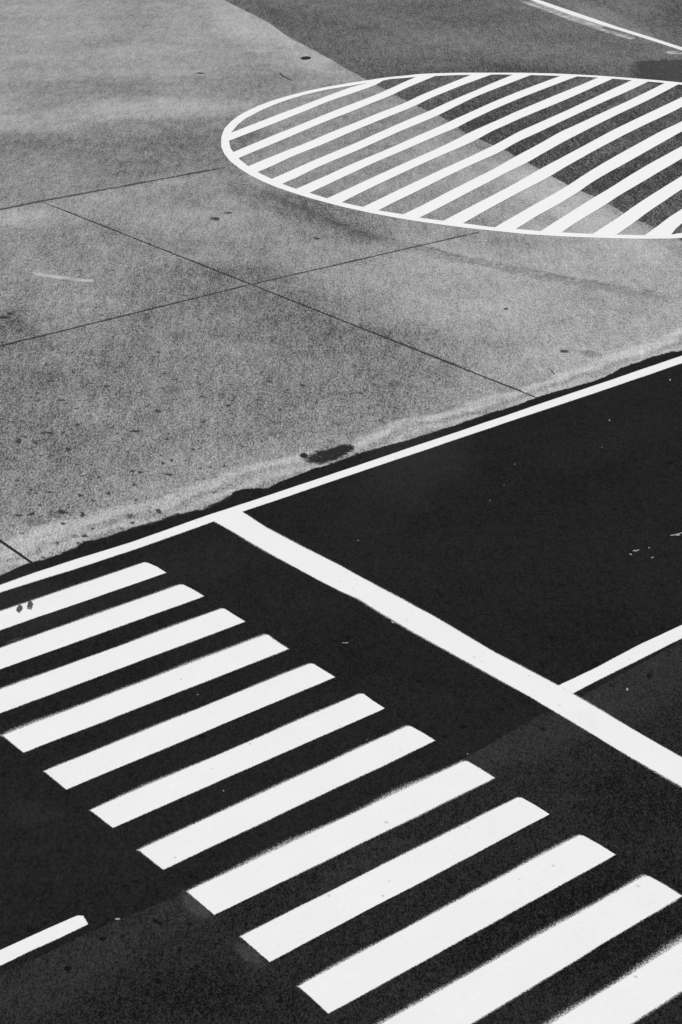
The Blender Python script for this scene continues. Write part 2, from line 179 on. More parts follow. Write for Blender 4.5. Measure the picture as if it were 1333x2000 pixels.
        41.386,0.276,-4.418,-1.398,-1.36,0.16),(44.699,40.01,-0.974,-2.609,-1.126,-0.906,0.16),(39.073,37.795,3.037,-2.676,-0.513,-0.505,-0.12),(34.69,38.292,
        2.478,1.126,-0.555,-0.75,0.2),(38.044,33.921,1.708,0.695,-0.286,-0.326,0.4),(37.238,35.573,2.885,1.125,-0.338,-0.399,0.25),(35.241,29.836,0.14,-0.122,
        -0.354,-0.31,-0.5),(34.642,29.745,1.161,0.414,-0.267,-0.303,0.25),(32.042,29.453,1.332,0.491,-0.237,-0.289,0.25),(31.653,32.341,1.199,-1.042,-1.597,
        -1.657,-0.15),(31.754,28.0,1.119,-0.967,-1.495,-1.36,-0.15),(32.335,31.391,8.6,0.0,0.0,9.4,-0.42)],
    'road_tones': [(15.881,18.076,0.987,0.032,-0.692,-1.075,0.55),(16.045,16.147,1.121,-0.939,-0.973,-1.009,-0.1),(10.778,17.428,1.484,-0.061,-0.243,-0.521,0.25),
        (9.177,17.838,0.403,-0.336,-0.418,-0.732,0.4),(10.306,15.04,1.102,-0.046,-0.071,-0.15,0.2),(8.906,14.269,1.272,-0.011,-0.054,-0.135,0.2),(11.435,
        14.586,0.576,-0.479,-0.471,-0.593,-0.1),(6.953,13.014,0.639,-0.528,-0.361,-0.599,0.05),(14.111,12.525,0.719,-0.598,-0.559,-0.528,-0.12),(13.823,
        16.903,0.841,-0.042,-0.247,-0.404,0.1),(6.861,13.78,0.246,-0.204,-0.115,-0.201,0.3),(18.83,16.764,1.247,-0.059,-0.372,-0.447,0.15)],
    'old_tones': [(5.723,11.509,0.763,-0.015,-0.12,-0.477,0.45),(7.035,11.471,0.712,-0.067,-0.102,-0.283,0.3),(13.853,11.625,1.071,0.048,-0.338,-0.532,0.45),(12.014,
        11.555,1.033,0.047,-0.181,-0.335,0.45),(10.872,11.572,0.6,-0.009,-0.128,-0.243,0.3),(11.926,9.952,0.494,-0.409,-0.418,-0.381,-0.25),(10.049,8.888,
        0.929,-0.766,-0.661,-0.634,-0.35),(6.603,10.255,0.526,-0.433,-0.229,-0.329,-0.25),(8.876,10.879,0.707,0.019,-0.056,-0.143,0.35),(9.459,10.398,0.35,
        -0.018,-0.067,-0.139,0.2)],
    'cam_rows': [[0.778404,-0.627706,-0.008472],[0.272985,0.326308,0.904987],[-0.565302,-0.706758,0.425354]],
    'lens': 61.306,
}

# ------------------------------------------------------------------ camera
VIEW_HEIGHT = 10.5
r0, r1, r2 = SURVEY['cam_rows']
cam_data = bpy.data.cameras.new('camera')
cam = bpy.data.objects.new('camera', cam_data)
scene.collection.objects.link(cam)
cam.matrix_world = Matrix(((r0[0], r1[0], r2[0], 0.0), (r0[1], r1[1], r2[1], 0.0),
                           (r0[2], r1[2], r2[2], VIEW_HEIGHT), (0, 0, 0, 1)))
cam_data.sensor_fit = 'VERTICAL'
cam_data.sensor_height = 36.0
cam_data.sensor_width = 24.0
cam_data.lens = SURVEY['lens']
cam_data.clip_start = 0.1
cam_data.clip_end = 8000
scene.camera = cam

# ------------------------------------------------------------------ sky, sun, exposure
SUN_ELEVATION = math.radians(46)
SUN_AZIMUTH = math.radians(205)        # direction the light comes from, counter-clockwise from +X
world = bpy.data.worlds.new('World')
scene.world = world
world.use_nodes = True
wt = world.node_tree
wt.nodes.clear()
sky = wt.nodes.new('ShaderNodeTexSky')
sky.sky_type = 'NISHITA'
sky.sun_disc = False
sky.sun_elevation = SUN_ELEVATION
sky.sun_rotation = math.pi / 2 - SUN_AZIMUTH
mono = wt.nodes.new('ShaderNodeHueSaturation')     # a black-and-white photograph: a neutral sky
mono.inputs['Saturation'].default_value = 0.0
bg = wt.nodes.new('ShaderNodeBackground')
bg.inputs['Strength'].default_value = 0.09
wo = wt.nodes.new('ShaderNodeOutputWorld')
wt.links.new(sky.outputs[0], mono.inputs['Color'])
wt.links.new(mono.outputs[0], bg.inputs['Color'])
wt.links.new(bg.outputs[0], wo.inputs['Surface'])

sun_data = bpy.data.lights.new('sun', 'SUN')
sun_data.energy = 2.6
sun_data.angle = math.radians(0.53)
sun_data.color = (1.0, 1.0, 1.0)
sun = bpy.data.objects.new('sun', sun_data)
scene.collection.objects.link(sun)
sd = Vector((math.cos(SUN_AZIMUTH) * math.cos(SUN_ELEVATION), math.sin(SUN_AZIMUTH) * math.cos(SUN_ELEVATION), math.sin(SUN_ELEVATION)))
sun.rotation_euler = sd.to_track_quat('Z', 'Y').to_euler()
sun.location = sd * 60

scene.view_settings.view_transform = 'Standard'
scene.view_settings.look = 'None'
scene.view_settings.gamma = 1.0
scene.view_settings.exposure = 0.16
scene.view_settings.use_curve_mapping = False
scene.cycles.use_denoising = False       # keep the grain of the surfaces
scene.cycles.max_bounces = 4
scene.cycles.transparent_max_bounces = 12

rng = random.Random(11)
col = scene.collection


# ------------------------------------------------------------------ shader helper
class NT:
    def __init__(self, name):
        self.m = bpy.data.materials.new(name)
        self.m.use_nodes = True
        self.t = self.m.node_tree
        self.t.nodes.clear()
        self.pos = self.t.nodes.new('ShaderNodeNewGeometry').outputs['Position']

    def n(self, kind, **kw):
        nd = self.t.nodes.new(kind)
        for k, v in kw.items():
            setattr(nd, k, v)
        return nd

    def put(self, sock, v):
        if isinstance(v, bpy.types.NodeSocket):
            self.t.links.new(v, sock)
        elif v is not None:
            sock.default_value = v

    def math(self, op, a, b=None, c=None, clamp=False):
        nd = self.n('ShaderNodeMath', operation=op, use_clamp=clamp)
        for i, v in enumerate((a, b, c)):
            if v is not None:
                self.put(nd.inputs[i], v)
        return nd.outputs[0]

    def vmath(self, op, a, b=None):
        nd = self.n('ShaderNodeVectorMath', operation=op)
        self.put(nd.inputs[0], a)
        if b is not None:
            self.put(nd.inputs[1], b)
        return nd.outputs['Value'] if op in ('DOT_PRODUCT', 'LENGTH', 'DISTANCE') else nd.outputs[0]

    def noise(self, scale, detail=3, rough=0.6, vec=None, stretch=None, shift=(0, 0, 0), distort=0.0):
        v = vec or self.pos
        if stretch or any(shift):
            mp = self.n('ShaderNodeMapping', vector_type='TEXTURE')
            self.put(mp.inputs['Vector'], v)
            mp.inputs['Location'].default_value = shift
            if stretch:
                mp.inputs['Rotation'].default_value = (0, 0, stretch[2])
                mp.inputs['Scale'].default_value = (1 / stretch[0], 1 / stretch[1], 1)
            v = mp.outputs[0]
        nd = self.n('ShaderNodeTexNoise')
        self.put(nd.inputs['Vector'], v)
        nd.inputs['Scale'].default_value = scale
        nd.inputs['Detail'].default_value = detail
        nd.inputs['Roughness'].default_value = rough
        nd.inputs['Distortion'].default_value = distort
        return nd.outputs['Fac']

    def grain(self, scale, amp, along, shift=(0, 0, 0), low=0.4):
        """aggregate and trowel grain, drawn out a little along one direction of the place"""
        st = (1.0 / along, 1.0, 0.9)
        a = self.signed(self.noise(scale, 1, 0.7, stretch=st, shift=shift), amp)
        b = self.signed(self.noise(scale * 0.42, 1, 0.7, stretch=st, shift=(shift[0] + 17, 3, 0)), amp * low)
        c = self.signed(self.noise(scale * 0.17, 2, 0.6, stretch=(0.8 / along, 1.0, 0.9), shift=(shift[0] + 7, 13, 0)), amp * low * 0.75)
        return self.add(a, b, c)

    def remap(self, v, a, b, c=0.0, d=1.0, smooth=False):
        nd = self.n('ShaderNodeMapRange', interpolation_type='SMOOTHSTEP' if smooth else 'LINEAR')
        nd.clamp = True
        self.put(nd.inputs[0], v)
        for i, x in enumerate((a, b, c, d)):
            nd.inputs[1 + i].default_value = x
        return nd.outputs[0]

    def signed(self, v, amp):                 # noise 0..1 -> -amp..amp
        return self.math('MULTIPLY', self.math('SUBTRACT', v, 0.5), 2.0 * amp)

    def add(self, *vs):
        r = vs[0]
        for v in vs[1:]:
            r = self.math('ADD', r, v)
        return r

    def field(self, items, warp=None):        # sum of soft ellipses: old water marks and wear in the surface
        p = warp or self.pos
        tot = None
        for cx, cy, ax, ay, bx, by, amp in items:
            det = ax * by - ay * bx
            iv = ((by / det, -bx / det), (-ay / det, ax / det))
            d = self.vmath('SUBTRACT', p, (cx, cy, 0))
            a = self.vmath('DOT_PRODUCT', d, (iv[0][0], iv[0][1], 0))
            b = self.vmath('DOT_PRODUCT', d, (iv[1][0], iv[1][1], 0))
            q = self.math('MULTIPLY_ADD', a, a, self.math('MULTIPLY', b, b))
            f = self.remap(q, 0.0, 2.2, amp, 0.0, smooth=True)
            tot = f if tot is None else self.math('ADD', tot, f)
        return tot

    def warped(self, scale, amount):
        nd = self.n('ShaderNodeTexNoise')
        self.put(nd.inputs['Vector'], self.pos)
        nd.inputs['Scale'].default_value = scale
        nd.inputs['Detail'].default_value = 4
        off = self.vmath('SUBTRACT', nd.outputs['Color'], (0.5, 0.5, 0.5))
        sc = self.n('ShaderNodeVectorMath', operation='SCALE')
        self.put(sc.inputs[0], off)
        sc.inputs['Scale'].default_value = amount
        return self.vmath('ADD', self.pos, sc.outputs[0])

    def finish(self, value, rough=0.9, spec=0.05, bump=None, bump_dist=0.01, bump_strength=0.5, alpha=None):
        comb = self.n('ShaderNodeCombineColor')
        for i in range(3):
            self.put(comb.inputs[i], value)
        bs = self.n('ShaderNodeBsdfPrincipled')
        self.put(bs.inputs['Base Color'], comb.outputs[0])
        bs.inputs['Roughness'].default_value = rough
        bs.inputs['Specular IOR Level'].default_value = spec
        if bump is not None:
            bp = self.n('ShaderNodeBump')
            bp.inputs['Strength'].default_value = bump_strength
            bp.inputs['Distance'].default_value = bump_dist
            self.put(bp.inputs['Height'], bump)
            self.put(bs.inputs['Normal'], bp.outputs[0])
        if alpha is not None:
            self.put(bs.inputs['Alpha'], alpha)
        out = self.n('ShaderNodeOutputMaterial')
        self.t.links.new(bs.outputs[0], out.inputs['Surface'])
        return self.m


def spots(s, scale, rmax, density, seed):
    """sparse round specks: 1 inside a speck"""
    mp = s.n('ShaderNodeMapping')
    s.put(mp.inputs['Vector'], s.pos)
    mp.inputs['Location'].default_value = (seed * 3.1, seed * 7.7, 0)
    mp.inputs['Scale'].default_value = (1, 0.7, 0)
    vo = s.n('ShaderNodeTexVoronoi', voronoi_dimensions='2D')
    s.put(vo.inputs['Vector'], mp.outputs[0])
    vo.inputs['Scale'].default_value = scale
    sep = s.n('ShaderNodeSeparateColor')
    s.put(sep.inputs[0], vo.outputs['Color'])
    rad = s.remap(sep.outputs[0], 1.0 - density, 1.0, 0.0, rmax * scale)
    edge = s.math('SUBTRACT', rad, vo.outputs['Distance'])
    return s.remap(edge, 0.0, rmax * scale * 0.5)


def concrete_material():
    s = NT('worn_concrete')
    w = s.warped(0.5, 1.6)
    tone = s.field(SURVEY['tones'], w)
    big = s.signed(s.noise(0.34, 5, 0.62, stretch=(0.5, 1.0, 0.9)), 0.52)
    sweep = s.signed(s.noise(0.55, 4, 0.6, stretch=(0.28, 1.0, -0.6), shift=(4, 9, 0)), 0.26)
    mid = s.signed(s.noise(2.4, 5, 0.68, stretch=(0.45, 1.0, 0.9), shift=(3, 1, 0)), 0.50)
    fine = s.grain(40.0, 1.5, 2.6, (9, 4, 0), 0.40)
    # pale scoured tracks that follow the joint with the asphalt
    sep = s.n('ShaderNodeSeparateXYZ')
    s.put(sep.inputs[0], w)
    y = sep.outputs[1]
    yw = s.math('ADD', sep.outputs[1], 0.0)
    s1 = s.remap(s.math('ABSOLUTE', s.math('SUBTRACT', yw, 19.40)), 0.02, 0.24, 0.85, 0.0, True)
    s2 = s.remap(s.math('ABSOLUTE', s.math('SUBTRACT', yw, 18.98)), 0.02, 0.20, 0.62, 0.0, True)
    s3 = s.remap(y, 19.2, 21.0, 0.20, 0.0, True)
    brk = s.remap(s.noise(1.6, 5, 0.7, stretch=(0.22, 1.6, 0)), 0.34, 0.62, 0.40, 1.0)
    track = s.math('MULTIPLY', s.add(s1, s2, s3), brk)
    sp1 = s.math('MULTIPLY', spots(s, 3.2, 0.07, 0.25, 1), 0.65)
    sp2 = s.math('MULTIPLY', spots(s, 6.0, 0.045, 0.22, 2), 0.75)
    nearx = s.remap(sep.outputs[0], 22.0, 12.0, 0.15, 1.0, True)
    specks = s.math('MULTIPLY', s.math('MAXIMUM', sp1, sp2), nearx)
    f = s.add(tone, big, sweep, mid, fine, track)
    f = s.math('SUBTRACT', f, specks)
    f = s.math('MAXIMUM', s.math('ADD', f, 1.0), 0.22)
    obj = s.n('ShaderNodeObjectInfo')
    f = s.math('MULTIPLY', f, s.remap(obj.outputs['Random'], 0, 1, 0.95, 1.04))
    v = s.math('MULTIPLY', f, 0.246)
    return s.finish(v, 0.92, 0.06)


def asphalt_material(name, base, tones, grain, patch=0.3, scale=24.0, spec=0.03, dots=0.0, shift=(0, 0, 0), along=1.6):
    s = NT(name)
    w = s.warped(0.7, 1.0)
    big = s.signed(s.noise(0.35, 5, 0.6, shift=shift), patch)
    mid = s.signed(s.noise(2.2, 4, 0.65, stretch=(1 / along, 1, 0.9), shift=shift), patch)
    fine = s.grain(scale, grain, along, (shift[0] + 5, 2, 0))
    f = s.add(big, mid, fine)
    if tones:
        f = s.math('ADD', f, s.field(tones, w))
    if dots:
        f = s.math('SUBTRACT', f, s.math('MULTIPLY', spots(s, 3.6, 0.06, 0.2, 5), dots))
    f = s.math('MAXIMUM', s.math('ADD', f, 1.0), 0.25)
    v = s.math('MULTIPLY', f, base)
    return s.finish(v, 0.95, spec)


def paint_material(name, base, worn=0.0, hair=0.85, dirt=0.05):
    s = NT(name)
    at = s.n('ShaderNodeAttribute', attribute_name='fade')
    nz = s.noise(70, 2, 0.7)
    a = s.math('ADD', at.outputs['Fac'], s.signed(nz, hair))
    alpha = s.remap(a, 0.30, 1.05)
    alpha = s.math('MULTIPLY', alpha, alpha)
    inner = s.remap(at.outputs['Fac'], 0.9, 1.0)
    if worn:
        wn = s.add(s.noise(2.4, 5, 0.7), s.signed(s.noise(16, 4, 0.8), 0.35))
        alpha = s.math('MULTIPLY', alpha, s.remap(wn, worn - 0.14, worn + 0.14, 0.0, 0.9))
    else:
        alpha = s.math('MAXIMUM', alpha, s.math('MULTIPLY', inner, 0.985))
    g = s.signed(s.noise(20, 3, 0.75), dirt * 1.2)
    b = s.signed(s.noise(1.3, 4, 0.6), dirt * 0.9)
    scuff = s.remap(s.noise(7, 4, 0.75, stretch=(0.5, 2.2, 0.4)), 0.70, 0.80, 0.0, 0.10)
    chip = s.math('MULTIPLY', spots(s, 5.0, 0.02, 0.14, 8), 0.35)
    f = s.math('SUBTRACT', s.add(g, b, 1.0), s.math('ADD', scuff, chip))
    return s.finish(s.math('MULTIPLY', f, base), 0.75, 0.1, nz, 0.002, 0.2, alpha)


def stain_material(name, base, strength, ragged=0.7, scale=30):
    s = NT(name)
    at = s.n('ShaderNodeAttribute', attribute_name='fade')
    nz = s.add(s.signed(s.noise(scale, 4, 0.75), ragged), s.signed(s.noise(scale * 0.25, 3, 0.6), ragged * 0.5))
    a = s.remap(s.math('ADD', at.outputs['Fac'], nz), 0.25, 0.95, 0.0, strength)
    v = s.math('MULTIPLY', s.add(1.0, s.signed(s.noise(18, 3, 0.8), 0.5)), base)
    return s.finish(v, 0.9, 0.05, None, alpha=a)


M = {
    'ground': asphalt_material('far_ground', 0.11, None, 0.5),
    'filler': asphalt_material('joint_filler', 0.022, None, 0.4),
    'concrete': concrete_material(),
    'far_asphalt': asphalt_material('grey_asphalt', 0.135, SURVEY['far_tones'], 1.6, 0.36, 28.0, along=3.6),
    'old_asphalt': asphalt_material('aged_asphalt', 0.0180, SURVEY['old_tones'], 2.0, 0.18, 60.0, dots=0.45, shift=(31, 7, 0)),
    'new_asphalt': asphalt_material('fresh_asphalt', 0.0135, SURVEY['road_tones'], 1.1, 0.24, 56.0, dots=0.3),
    'paint': paint_material('white_road_paint', 0.80),
    'oval_paint': paint_material('bright_road_paint', 0.84, dirt=0.02),
    'worn_paint': paint_material('worn_road_paint', 0.66, worn=0.45),
    'ghost_paint': paint_material('faded_road_paint', 0.065, worn=0.42),
    'smear_paint': paint_material('scraped_paint', 0.62, worn=0.40),
    'stain': stain_material('dark_stain', 0.04, 0.72, 0.9),
    'faint': stain_material('faint_stain', 0.07, 0.22, 1.0),
    'tar': stain_material('tar', 0.022, 0.97, 1.0, 14),
    'tyre': stain_material('tyre_rubber', 0.09, 0.20, 1.6, 8),
    'smudge': stain_material('grey_smudge', 0.06, 0.8, 0.9, 16),
    'blotch': stain_material('oil_blotch', 0.007, 0.8, 0.6),
    'patch': stain_material('patched_asphalt', 0.060, 0.5, 0.6, 6),
    'dirt': stain_material('joint_dirt', 0.045, 0.5, 1.4, 6),
    'crumbs': stain_material('asphalt_crumbs', 0.020, 1.0, 1.5, 16),
    'crack': stain_material('crack', 0.03, 0.8, 0.5, 30),
}


# ------------------------------------------------------------------ mesh helpers
def tag(o, label=None, cat=None, group=None, kind=None):
    for k, v in (('label', label), ('category', cat), ('group', group), ('kind', kind)):
        if v:
            o[k] = v
    return o


def empty(name, loc):
    o = bpy.data.objects.new(name, None)
    o.empty_display_size = 0.3
    o.location = loc
    col.objects.link(o)
    return o


def mesh_obj(name, verts, faces, mat, parent=None, fade=None):
    """one mesh object with its origin at the middle of its base"""
    xs = [v[0] for v in verts]
    ys = [v[1] for v in verts]
    zs = [v[2] for v in verts]
    c = Vector(((min(xs) + max(xs)) / 2, (min(ys) + max(ys)) / 2, min(zs)))
    me = bpy.data.meshes.new(name)
    me.from_pydata([(v[0] - c.x, v[1] - c.y, v[2] - c.z) for v in verts], [], faces)
    if fade is not None:
        a = me.attributes.new('fade', 'FLOAT', 'POINT')
        a.data.foreach_set('value', fade)
    me.materials.append(M[mat])
    me.update()
    o = bpy.data.objects.new(name, me)
    col.objects.link(o)
    o.location = c
    if parent is not None:
        o.parent = parent
        base = Vector((0, 0, 0))
        p = parent
        while p is not None:
            base += p.location
            p = p.parent
        o.location = c - base
    return o


def resample(pts, step, closed=False):
    p = [Vector((q[0], q[1])) for q in pts]
    if closed:
        p.append(p[0])
    out = []
    for a, b in zip(p, p[1:]):
        n = max(1, int(round((b - a).length / step)))
        for i in range(n):
            out.append(a.lerp(b, i / n))
    if not closed:
        out.append(p[-1])
    return out


def resample_n(pts, n, closed=False):
    p = [Vector((q[0], q[1])) for q in pts]
    if closed:
        p.append(p[0])
    cum = [0.0]
    for a, b in zip(p, p[1:]):
        cum.append(cum[-1] + (b - a).length)
    out, j = [], 0
    m = n if closed else n - 1
    for i in range(n):
        t = cum[-1] * i / m
        while j < len(p) - 2 and cum[j + 1] < t:
            j += 1
        s = (t - cum[j]) / max(cum[j + 1] - cum[j], 1e-9)
        out.append(p[j].lerp(p[j + 1], s))
    return out


def area(p):
    return sum(a.x * b.y - b.x * a.y for a, b in zip(p, p[1:] + p[:1])) / 2


def normals(p, closed=True):
    n = len(p)
    out = []
    for i in range(n):
        a = p[(i - 1) % n] if closed or i > 0 else p[i]
        b = p[(i + 1) % n] if closed or i < n - 1 else p[i]
        t = (b - a)
        t = t.normalized() if t.length > 1e-9 else Vector((1, 0))
        out.append(Vector((t.y, -t.x)))
    return out


def wob(q, scale, seed):
    return mnoise.noise(Vector((q.x * scale + seed, q.y * scale - seed, seed * 0.37)))


def roughened(p, amp, scale, seed):
    nn = normals(p)
    return [q + n * (amp * wob(q, scale, seed) + amp * 0.5 * wob(q, scale * 3.1, seed + 5)) for q, n in zip(p, nn)]


def sheet(name, pts, z, mat, parent=None, fringe=0.02, amp=0.006, step=0.10, drop=0.003, seed=0, scale=2.2, vary=0.8, low=1.0):
    """a flat painted or poured patch with an uneven outline and a thin feathered rim"""
    p = resample(pts, step, True)
    if area(p) < 0:
        p.reverse()
    if amp:
        p = roughened(p, amp, scale, seed + 1)
    nn = normals(p)
    n = len(p)
    verts, fade = [], []
    for q in p:
        verts.append((q.x, q.y, z))
        fade.append(1.0)
    for q, m in zip(p, nn):
        f = fringe * (1 + vary * wob(q, 1.1, seed + 9)) * (1.0 if m.y > 0.5 else low)
        verts.append((q.x + m.x * f, q.y + m.y * f, z - drop))
        fade.append(0.0)
    faces = [tuple(range(n))]
    faces += [(i, i + n, (i + 1) % n + n, (i + 1) % n) for i in range(n)]
    return mesh_obj(name, verts, faces, mat, parent, fade)


def smoothed(pts, step=0.45):
    p = resample(pts, step)
    return [p[0]] + [a * 0.25 + b * 0.5 + c * 0.25 for a, b, c in zip(p, p[1:], p[2:])] + [p[-1]]


def band(top, bottom):
    return list(top) + list(reversed(list(bottom)))


def blob(name, e, z, mat, parent=None, seed=0, soft=0.55, uneven=0.22, n=18):
    cx, cy, ax, ay, bx, by = e
    verts, fade, faces = [(cx, cy, z)], [1.0], []
    for k, (r, f) in enumerate(((1 - soft * 0.5, 1.0), (1 + soft * 0.5, 0.0))):
        for i in range(n):
            t = 2 * math.pi * i / n
            u = r * (1 + uneven * mnoise.noise(Vector((math.cos(t) * 1.3 + seed * 1.7, math.sin(t) * 1.3, seed * 2.3))))
            c, s = math.cos(t) * u, math.sin(t) * u
            verts.append((cx + ax * c + bx * s, cy + ay * c + by * s, z - 0.0006 * k))
            fade.append(f)
    for i in range(n):
        j = (i + 1) % n
        faces.append((0, 1 + i, 1 + j))
        faces.append((1 + i, 1 + n + i, 1 + n + j, 1 + j))
    return mesh_obj(name, verts, faces, mat, parent, fade)


def ribbon(name, pts, half, z, mat, parent=None, step=0.15, seed=0, core=0.35, uneven=0.25):
    p = resample(pts, step)
    nn = normals(p, False)
    verts, fade, faces = [], [], []
    m = len(p)
    for i, (q, d) in enumerate(zip(p, nn)):
        h = half * (1 + uneven * wob(q, 0.9, seed))
        end = 1.0 if 1 < i < m - 2 else 0.0
        for s, f in ((-1, 0.0), (-core, end), (core, end), (1, 0.0)):
            verts.append((q.x + d.x * h * s, q.y + d.y * h * s, z - (0.0008 if abs(s) == 1 else 0)))
            fade.append(f)
    for i in range(m - 1):
        for k in range(3):
            a = i * 4 + k
            faces.append((a, a + 1, a + 5, a + 4))
    return mesh_obj(name, verts, faces, mat, parent, fade)


# ------------------------------------------------------------------ heights of the layers
Z_FAR, Z_OLD, Z_NEW = 0.004, 0.004, 0.008

# ------------------------------------------------------------------ the setting
tag(mesh_obj('ground', [(-3000, -3000, -0.06), (3000, -3000, -0.06), (3000, 3000, -0.06), (-3000, 3000, -0.06)],
             [(0, 1, 2, 3)], 'ground'), kind='structure')

paving = tag(mesh_obj('concrete_paving', [(-40, 17.5, -0.014), (70, 17.5, -0.014), (70, 160, -0.014), (-40, 160, -0.014)],
                      [(0, 1, 2, 3)], 'filler'), kind='structure')


def slab(corners, gap=0.026, seed=0):
    """one cast slab: arrises slightly rounded, sides going down into the joint"""
    p = resample(corners, 0.45, True)
    if area(p) < 0:
        p.reverse()
    nn = normals(p)
    p = [q - m * (gap + 0.004 * wob(q, 1.7, seed)) for q, m in zip(p, nn)]
    nn = normals(p)
    n = len(p)
    verts = [(q.x - m.x * 0.006, q.y - m.y * 0.006, 0.0) for q, m in zip(p, nn)]
    verts += [(q.x, q.y, -0.005) for q in p] + [(q.x, q.y, -0.05) for q in p]
    faces = [tuple(range(n))]
    for k in (0, n):
        faces += [(k + i, k + i + n, k + (i + 1) % n + n, k + (i + 1) % n) for i in range(n)]
    return mesh_obj('concrete_slab', verts, faces, 'concrete', paving)


XS = (-18.4, -9.0, 0.4, 9.79, 19.2, 60.0)
rowa = {-18.4: 26.9, -9.0: 26.9, 0.4: 26.85, 9.79: 26.77, 19.2: 26.76, 60.0: 25.2}
rowb = {-18.4: 34.9, -9.0: 34.9, 0.4: 34.9, 9.79: 34.75, 19.2: 34.9, 60.0: 33.4}
slabs = {}
for k, (xa, xb) in enumerate(list(zip(XS, XS[1:]))[:4]):
    slabs[(0, k)] = slab([(xa, 17.6), (xb, 17.6), (xb, rowa[xb]), (xa, rowa[xa])], seed=k)
    slabs[(1, k)] = slab([(xa, rowa[xa]), (xb, rowa[xb]), (xb, rowb[xb]), (xa, rowb[xa])], seed=k + 7)
# the wide field past the jointed bays, with the two saw cuts that run out under the oval marking
field = slab([(19.2, 17.6), (60, 17.6), (60, 150), (-18.4, 150), (-18.4, 34.9), (9.79, 34.75), (19.2, 34.9),
              (24.4, 34.70), (19.2, 34.894), (19.2, 26.763), (25.3, 26.53), (19.2, 26.757)], seed=20)
for key in ((0, 4), (1, 4), (2, 0)):
    slabs[key] = field

# dirt washed into the joints
ja = [(9.9, 26.77), (14, 26.77), (19.2, 26.76), (25.4, 26.52)]
jb = [(19.2, 18.85), (19.2, 26.7), (19.2, 34.8)]
jc = [(9.9, 34.76), (19.2, 34.9), (24.6, 34.70)]
jd = [(9.79, 18.8), (9.79, 26.7)]
for i, (pts, hw, key) in enumerate(((ja, 0.05, (0, 3)), (jb, 0.04, (0, 4)), (jc, 0.11, (1, 3)), (jd, 0.03, (0, 2)))):
    ribbon('joint_dirt', pts, hw, 0.002, 'dirt', slabs[key], step=0.2, seed=i + 30, core=0.3, uneven=0.7)

# grey asphalt beyond the diagonal joint
fb = SURVEY['far_bnd']
d0 = Vector(fb[0]) - Vector(fb[6])
e0 = Vector(fb[0]) + d0.normalized() * 110
edge = [tuple(e0)] + list(fb) + [(27.45, 21.6), (27.3, 18.9)]
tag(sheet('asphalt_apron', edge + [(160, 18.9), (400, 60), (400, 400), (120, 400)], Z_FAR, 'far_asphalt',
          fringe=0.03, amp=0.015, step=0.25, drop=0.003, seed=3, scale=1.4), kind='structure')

# aged lane nearer the viewpoint, fresh lane laid over it
sm = SURVEY['seam']
tag(sheet('road', [(-120, 12.3), (160, 12.6), (160, -9), (-120, -9)], Z_OLD, 'old_asphalt', fringe=0.02, amp=0.0, step=4.0, seed=4), kind='structure')
rg = SURVEY['ragged']
rag = resample(rg, 0.09)
rag = [q + Vector((0, 0.020 * wob(q, 1.9, 3) + 0.020 * wob(q, 6.0, 8) + 0.014 * wob(q, 17.0, 2))) for q in rag]
left = [(-120 + i * 1.0, 18.80 + 0.05 * math.sin(i * 2.1)) for i in range(129)]
right = [(23.2 + i * 1.0, 18.80 + 0.05 * math.sin(i * 1.7)) for i in range(136)]
upper = left + [tuple(q) for q in rag] + right
lower = [(-120, 11.8)] + list(sm) + [(160, 12.6)]
lower = [tuple(q + Vector((0, 0.012 * wob(q, 1.3, 4)))) for q in resample(lower, 0.3)]
crumbs = [tuple(q) for q in rag]
lane = sheet('road_lane', band(upper, lower), Z_NEW, 'new_asphalt', fringe=0.012, amp=0.0, step=0.6, drop=0.004, seed=5)
tag(lane, kind='structure')
ribbon('crumbled_edge', crumbs, 0.07, 0.0035, 'crumbs', lane, step=0.07, seed=12, core=0.35, uneven=0.9)

# darker patched strip of the apron beside the oval marking
apron = bpy.data.objects['asphalt_apron']
sheet('asphalt_patch', SURVEY['patch'], Z_FAR + 0.0015, 'patch', apron, fringe=0.5, amp=0.02, step=0.2, drop=0.001, seed=2)

# ------------------------------------------------------------------ road markings
Z_PAINT = Z_NEW + 0.004

# zebra crossing
xing = empty('crosswalk', (9.19, 12.8, Z_NEW))
tag(xing, 'zebra crossing of broad white stripes across the black asphalt', 'crosswalk')
stripes = []
for i, (x0t, y0t, x1t, y1t, x0b, y0b, x1b, y1b) in enumerate(SURVEY['cross']):
    r = 0.02
    pts = [(x0t, y0t), (x1t - 0.045, y1t), (x1t - 0.008, y1t - 0.03), (x1b, (y1t + y1b) / 2), (x1b, y1b), (x0b, y0b)]
    st = sheet('stripe', pts, Z_PAINT, 'paint', xing, fringe=0.045 + 0.015 * (i * 5 % 4), amp=0.006, step=0.09, seed=20 + i, scale=1.6, vary=0.9, low=0.35)
    stripes.append(st)
for i, e in enumerate(SURVEY['smudge']):
    blob('smudge', e, Z_PAINT + 0.002, 'smudge', stripes[0], seed=i + 3, soft=0.5, uneven=0.3)
for e, k in zip(SURVEY['ghost'], (7, 8, 1)):
    blob('faded_paint', e, Z_NEW + 0.0015, 'ghost_paint', stripes[k], seed=k, soft=0.9, uneven=0.15)

# edge line along the joint with the concrete
et = [(-60, 18.55)] + list(SURVEY['edge_t']) + [(110, 18.62)]
eb = [(-60, 18.34)] + list(SURVEY['edge_b']) + [(110, 18.36)]
o = sheet('edge_line', band(et, eb), Z_PAINT + 0.0006, 'paint', fringe=0.025, amp=0.005, step=0.12, seed=41, vary=0.9)
tag(o, 'long narrow white line along the border of asphalt and concrete', 'road line')

